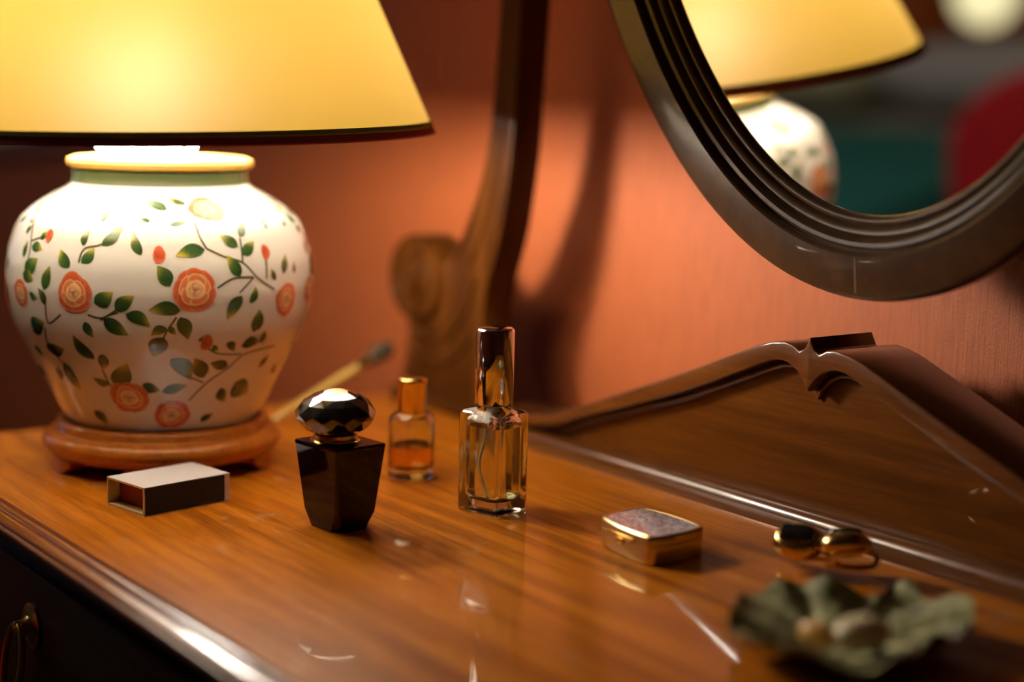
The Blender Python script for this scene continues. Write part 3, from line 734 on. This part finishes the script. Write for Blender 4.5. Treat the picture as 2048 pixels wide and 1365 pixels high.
mesh('lid_inlay', *stack([pl(.0021, .0136), pl(.0021, .0142)]), INL, lid, smooth=0)
e0, e1 = qp[0], qp[1]; en = Vector(((e1-e0).y, -(e1-e0).x)).normalized(); en = en if en.y < 0 else -en
def clasp(t0, t1, o0, o1, z0, z1):
    V, F = box(0, 1, 0, 1, 0, 1); r = []
    for x, y, z in V:
        t = t0+(t1-t0)*x; p = e0+(e1-e0)*t+en*(.0026*4*t*(1-t)-.0012+(o0+(o1-o0)*y)); r.append((p.x, p.y, z0+(z1-z0)*z))
    return r, F
cl = mesh('clasp', *clasp(.24, .74, 0, .0026, .0092, .0112), GOLD, pbx, bevel=.0005)
mesh('clasp_catch', *clasp(.44, .58, 0, .0030, .0070, .0098), GOLD, cl, bevel=.0004)
mesh('hinge', *tube([tuple((qp[3]+(qp[2]-qp[3])*t).to_tuple())+(.0097,) for t in (.25, .75)], .0013, 8), OLDGOLD, pbx)

# ------------------------------------------------------------------ clip earrings
def earring(name, loc, rotz, tilt, label):
    t = thing(name, loc, label, 'earring', 'gold and black clip earrings')
    Mx = Matrix.Translation(loc) @ Matrix.Rotation(rotz, 4, 'Z') @ Matrix.Rotation(tilt, 4, 'X') @ Matrix.Scale(1.22, 4)
    def put(n_, vf, m, parent, **k): return mesh(n_, [tuple(Mx @ Vector(v)) for v in vf[0]], vf[1], m, parent, **k)
    put('gold_setting', lathe([(0, .0005), (.0075, .0), (.0098, .0012), (.0106, .0032), (.0098, .0058), (.0084, .0074), (.0070, .0080), (0, .0080)], 40, sx=1.0, sy=.80), GOLD, t, smooth=60)
    st = []
    for s, z in ((1, .0076), (1.0, .0088), (.90, .0098), (.55, .0104)):
        st.append([(.0068*s*math.copysign(abs(cos(a))**.5, cos(a)), .0042*s*math.copysign(abs(sin(a))**.5, sin(a)), z) for a in [2*pi*i/32 for i in range(32)]])
    put('black_stone', stack(st), BLACK, t, smooth=40)
    c = put('clip', tube(spline([(.0080, 0, .0015), (.0115, 0, -.0005), (.0110, 0, -.0038), (.0050, 0, -.0050), (-.0040, 0, -.0042), (-.0062, 0, -.0030)], 6), [.0013]*30+[.0016], 8), GOLD, t, smooth=60)
    put('clip_pad', lathe([(0, -.0048), (.0026, -.0046), (.0032, -.0036), (.0026, -.0026), (0, -.0024)], 20, (-.0058, 0)), GOLD, c, smooth=60)
    return t
earring('clip_earring', (-.5405, .5620, .0098), radians(30), radians(36), 'gold clip earring with black stone lying face up between pill box and leaf dish')
earring('clip_earring', (-.5175, .5700, .0105), radians(62), radians(-28), 'gold clip earring with black stone tipped on its side behind the leaf dish')

# ------------------------------------------------------------------ crinkled dish with two pebbles
rim = [(-.4703, .4497), (-.4945, .4853), (-.4902, .508), (-.4756, .5205), (-.4648, .5338), (-.4706, .5531), (-.4524, .5483), (-.4418, .5518), (-.4268, .548), (-.411, .5269), (-.405, .5014), (-.4013, .4741), (-.4067, .4527), (-.4237, .4436), (-.4384, .4452), (-.4400, .4340), (-.4598, .4425)]
RC = spline([(x, y, 0) for x, y in rim+rim[:1]], 6)[:-1]
dc = (-.4480, .4930); nR = 14; na = len(RC); rr_ = random.Random(3)
ph_ = [rr_.uniform(0, 6.28) for _ in range(6)]
def dish_z(t, a):
    z = .0024+.0115*t**1.9+(t**1.6)*(.0022*sin(5*a+ph_[0])+.0020*sin(11*a+ph_[1]+3*t))+.0010*t*sin(17*a+ph_[2]+6*t)
    z += .0010*sin(9*t+3*a+ph_[3])*t
    return max(z, .0016)
dish_rows = []
for k in range(nR):
    t = .04+.96*k/(nR-1)
    dish_rows.append([(dc[0]+(x-dc[0])*t, dc[1]+(y-dc[1])*t, dish_z(t, atan2(y-dc[1], x-dc[0]))) for x, y, _ in RC])
low = []
for k in range(nR-1, -1, -1):
    t = .04+.96*k/(nR-1)
    low.append([(p[0], p[1], max(0.0, p[2]-(.0024 if k < nR-1 else .0012))) for p in dish_rows[k]])
LEAFM = mat('mottled_grey_green', (.2, .2, .13), .42)
_n1 = noise(LEAFM, 70, mapping(LEAFM), 5, .65, .8); _r1 = ramp(LEAFM, [(.36, (.075, .066, .025)), (.50, (.27, .265, .12)), (.68, (.48, .48, .25))])
LEAFM.node_tree.links.new(_n1.outputs[0], _r1.inputs[0]); LEAFM.node_tree.links.new(_r1.outputs[0], LEAFM.node_tree.nodes['Principled BSDF'].inputs['Base Color'])
bump(LEAFM, _n1.outputs[0], .4, .0015)
dish = mesh('leaf_dish', *stack(dish_rows+low), LEAFM, None, (dc[0], dc[1], 0), smooth=60)
tag(dish, 'crinkled grey-green leaf-shaped dish at the front right of the table', 'dish')
def pebble(loc, sx, sy, sz, rz, m, label):
    V, F = lathe([(0, -1)]+[(cos(q), sin(q)) for q in [radians(x) for x in range(-75, 76, 15)]]+[(0, 1)], 28); r = random.Random(int(sx*1e5)); p = [r.uniform(0, 6) for _ in range(3)]
    W = []
    for v in V:
        k = 1+.07*sin(3*v[0]+p[0])+.06*sin(3*v[1]+p[1])
        x, y, z = v[0]*sx*k, v[1]*sy*k, v[2]*sz; W.append((loc[0]+x*cos(rz)-y*sin(rz), loc[1]+x*sin(rz)+y*cos(rz), loc[2]+z))
    return tag(mesh('pebble', W, F, m, None, loc, smooth=80), label, 'pebble')
PZ = .0155
pebble((-.4358, .4664, .0132), .0046, .0082, .0055, radians(100), mat('amber_pebble', (.78, .42, .09), .35), 'small amber-coloured pebble lying in the leaf dish')
pebble((-.4240, .4785, .0150), .0130, .0092, .0072, radians(75), mat('cream_pebble', (.90, .74, .45), .4), 'larger cream pebble lying in the leaf dish')

# ------------------------------------------------------------------ slim brush leaning on the post block
b0, b1 = Vector((-.9640, .5000, .0032)), Vector((-1.0060, .6180, .0400))
br = thing('cosmetic_brush', tuple(b0), 'slim gold-handled brush propped between the lamp and the scrolled post', 'brush')
ln_ = (b1-b0)
PALEGOLD = mat('pale_gold_lacquer', (.72, .50, .13), .3)
mesh('handle', *tube([tuple(b0+ln_*t) for t in (0, .02, .1, .4, .66, .70)], [.0012, .0022, .0028, .0031, .0026, .0024], 14), PALEGOLD, br, smooth=60)
mesh('ferrule', *tube([tuple(b0+ln_*t) for t in (.695, .71, .80, .81)], [.0028, .0031, .0042, .0042], 14), OLDGOLD, br, smooth=60)
mesh('bristles', *tube([tuple(b0+ln_*t) for t in (.80, .86, .93, .98, 1.0)], [.0040, .0058, .0064, .0048, .0015], 14), mat('dark_bristle', (.05, .035, .015), .9), br, smooth=60)

# ------------------------------------------------------------------ picture on the wall behind the lamp
pic = thing('framed_picture', (-2.06, YB, .13), 'dark framed picture with pale mount on the wall beyond the lamp', 'picture')
pc = Vector((-2.085, 0, .1405)); ca, sa = cos(radians(4.4)), sin(radians(4.4))
def pq(x0, x1, z0, z1, y0, y1):
    V, F = box(x0, x1, y0, y1, z0, z1); return [(pc.x+x*ca-z*sa, YB-y, pc.z+x*sa+z*ca) for x, y, z in V], F
PW, PH = .30, .42
def pframe(a, b, y0, y1): return join(pq(-PW+a, PW-a, a, b, y0, y1), pq(-PW+a, PW-a, PH-b, PH-a, y0, y1), pq(-PW+a, -PW+b, b, PH-b, y0, y1), pq(PW-b, PW-a, b, PH-b, y0, y1))
mesh('outer_frame', *pframe(-.008, .002, .0, .018), mat('brown_picture_wood', (.30, .10, .05), .4), pic, smooth=0)
mesh('inner_frame', *pframe(.002, .011, .0, .014), mat('black_picture_wood', (.012, .012, .010), .4), pic, smooth=0)
mesh('mount', *pq(-PW+.011, PW-.011, .011, PH-.011, .002, .006), mat('pale_green_mount', (.85, .88, .66), .8), pic, smooth=0)
# ------------------------------------------------------------------ the room that the mirror shows
TEAL = mat('teal_cloth', (.03, .32, .29), .85); GREY = mat('grey_linen', (.72, .76, .74), .85)
RED = mat('red_upholstery', (.92, .020, .030), .75); SAGE = mat('sage_linen', (.74, .78, .52), .85); BROWNC = mat('brown_linen', (.26, .19, .13), .9)
def soft_box(x0, x1, y0, y1, z0, z1, r): 
    return box(x0, x1, y0, y1, z0, z1)
bed = thing('bed', (-2.44, -1.3, ZF), 'bed with a teal cover seen in the oval mirror', 'bed')
BT = -.285
mesh('bed_base', *box(-3.0, -1.90, -2.18, -.45, ZF+.14, ZF+.30), WOOD_DARK, bed, bevel=.01)
mesh('mattress', *box(-3.0, -1.89, -2.18, -.45, ZF+.30, BT-.03), mat('mattress_ticking', (.6, .58, .52), .9), bed, bevel=.04, bseg=3)
mesh('bed_cover', *box(-3.02, -1.872, -1.55, -.43, ZF+.26, BT), TEAL, bed, bevel=.035, bseg=3)
mesh('headboard', *box(-3.02, -1.88, -2.25, -2.19, ZF, -.235), WOOD_DARK, bed, bevel=.015)
for x in (-2.95, -1.95):
    for y in (-2.12, -.52): mesh('leg', *box(x-.03, x+.03, y-.03, y+.03, ZF, ZF+.15), WOOD_DARK, bed)
def pillow(cx, cy, sx, sy, sz, rz, m, label, tilt=0):
    V, F = [], []; n = 16
    for s in (1, -1):
        for i in range(n+1):
            for j in range(n+1):
                u, v = -1+2*i/n, -1+2*j/n; h = sz*((1-u**4)*(1-v**4))**.5
                x, y, z = u*sx*(1-.06*v*v), v*sy*(1-.06*u*u), s*h
                y, z = y*cos(tilt)-z*sin(tilt), y*sin(tilt)+z*cos(tilt)
                V.append((cx+x*cos(rz)-y*sin(rz), cy+x*sin(rz)+y*cos(rz), z))
    for s in (0, 1):
        o = s*(n+1)**2
        for i in range(n):
            for j in range(n): F.append((o+i*(n+1)+j, o+(i+1)*(n+1)+j, o+(i+1)*(n+1)+j+1, o+i*(n+1)+j+1))
    zmin = min(v[2] for v in V); V = [(x, y, z-zmin+BT-.03) for x, y, z in V]
    return tag(mesh('pillow', V, F, m, None, (cx, cy, BT-.03), smooth=70), label, 'pillow', 'pillows on the bed')
pillow(-2.22, -1.86, .30, .21, .075, 0.06, GREY, 'grey pillow on the bed, seen in the mirror beside the red armchair', .15)
pillow(-2.76, -1.84, .205, .20, .07, -.1, SAGE, 'pale sage pillow on the bed, reflected in the mirror below the lamp shade', .15)
# armchair
ch = thing('armchair', (-1.58, -1.36, ZF), 'red upholstered armchair seen at the right edge of the oval mirror', 'armchair')
mesh('seat', *box(-1.78, -1.38, -1.62, -1.17, ZF+.20, ZF+.44), RED, ch, bevel=.04, bseg=3)
bk = [(-1.855, ZF+.16), (-1.305, ZF+.16)]+[(-1.58+.275*cos(a), ZF+.56+.17*sin(a)) for a in [radians(q) for q in range(0, 181, 12)]]
mesh('backrest', *prism_y(bk, -1.20, -1.075), RED, ch, bevel=.03, bseg=3)
for x0, x1 in ((-1.862, -1.78), (-1.38, -1.298)): mesh('armrest', *box(x0, x1, -1.64, -1.16, ZF+.18, ZF+.58), RED, ch, bevel=.03, bseg=3)
for x in (-1.80, -1.36):
    for y in (-1.58, -1.13): mesh('leg', *lathe([(.014, ZF), (.024, ZF+.20)], 12, (x, y)), WOOD_DARK, ch)
# bedside table and lamp
ns_ = thing('bedside_table', (-2.80, -2.52, ZF), 'small wooden bedside table behind the bed head, seen in the mirror', 'bedside table')
mesh('table_top', *box(-3.0, -2.45, -2.72, -2.30, -.335, -.315), WOOD_EDGE, ns_, bevel=.004)
mesh('cabinet', *box(-2.97, -2.48, -2.70, -2.33, ZF+.10, -.335), WOOD_EDGE, ns_, bevel=.004)
for x in (-2.94, -2.51):
    for y in (-2.67, -2.36): mesh('leg', *box(x-.02, x+.02, y-.02, y+.02, ZF, ZF+.10), WOOD_EDGE, ns_)
bl = thing('globe_lamp', (-2.78, -2.50, -.315), 'lit bedside lamp with a pale glowing globe, reflected at the top of the mirror', 'lamp')
mesh('lamp_base', *lathe([(0, -.315), (.05, -.315), (.052, -.305), (.02, -.295), (.014, -.26), (.022, -.235), (.03, -.225), (0, -.22)], 28, (-2.78, -2.50)), BRASS, bl)
GL2 = bpy.data.materials.new('lit_globe'); GL2.use_nodes = True
_p = GL2.node_tree.nodes['Principled BSDF']; _p.inputs['Base Color'].default_value = (.8, .8, .6, 1); _p.inputs['Emission Color'].default_value = (1, .90, .50, 1); _p.inputs['Emission Strength'].default_value = 1.1
mesh('globe', *lathe([(0, -.225)]+[(.085*cos(a), -.140+.085*sin(a)) for a in [radians(q) for q in range(-72, 84, 12)]]+[(0, -.055)], 32, (-2.78, -2.50)), GL2, bl)
# added hanging lamp, out of view, to brighten the mirrored bed and chair
pd = thing('added_fill_pendant', (-2.30, -.62, ZC-.55), 'unseen pendant lamp added over the bed to light the mirrored room', 'lamp')
mesh('cord', *tube([(-2.30, -.62, ZC), (-2.30, -.62, ZC-.38)], .004, 8), BLACK, pd)
mesh('gallery', *lathe([(0, ZC-.36), (.02, ZC-.37), (.045, ZC-.40), (.05, ZC-.42), (0, ZC-.42)], 24, (-2.30, -.62)), BRASS, pd)
GL3 = bpy.data.materials.new('added_fill_glow'); GL3.use_nodes = True
_p = GL3.node_tree.nodes['Principled BSDF']; _p.inputs['Base Color'].default_value = (.8, .8, .7, 1); _p.inputs['Emission Color'].default_value = (1, .84, .60, 1); _p.inputs['Emission Strength'].default_value = 30.0
mesh('globe', *lathe([(0, ZC-.58)]+[(.085*cos(a), ZC-.495+.085*sin(a)) for a in [radians(q) for q in range(-78, 73, 12)]]+[(.02, ZC-.412)], 32, (-2.30, -.62)), GL3, pd)
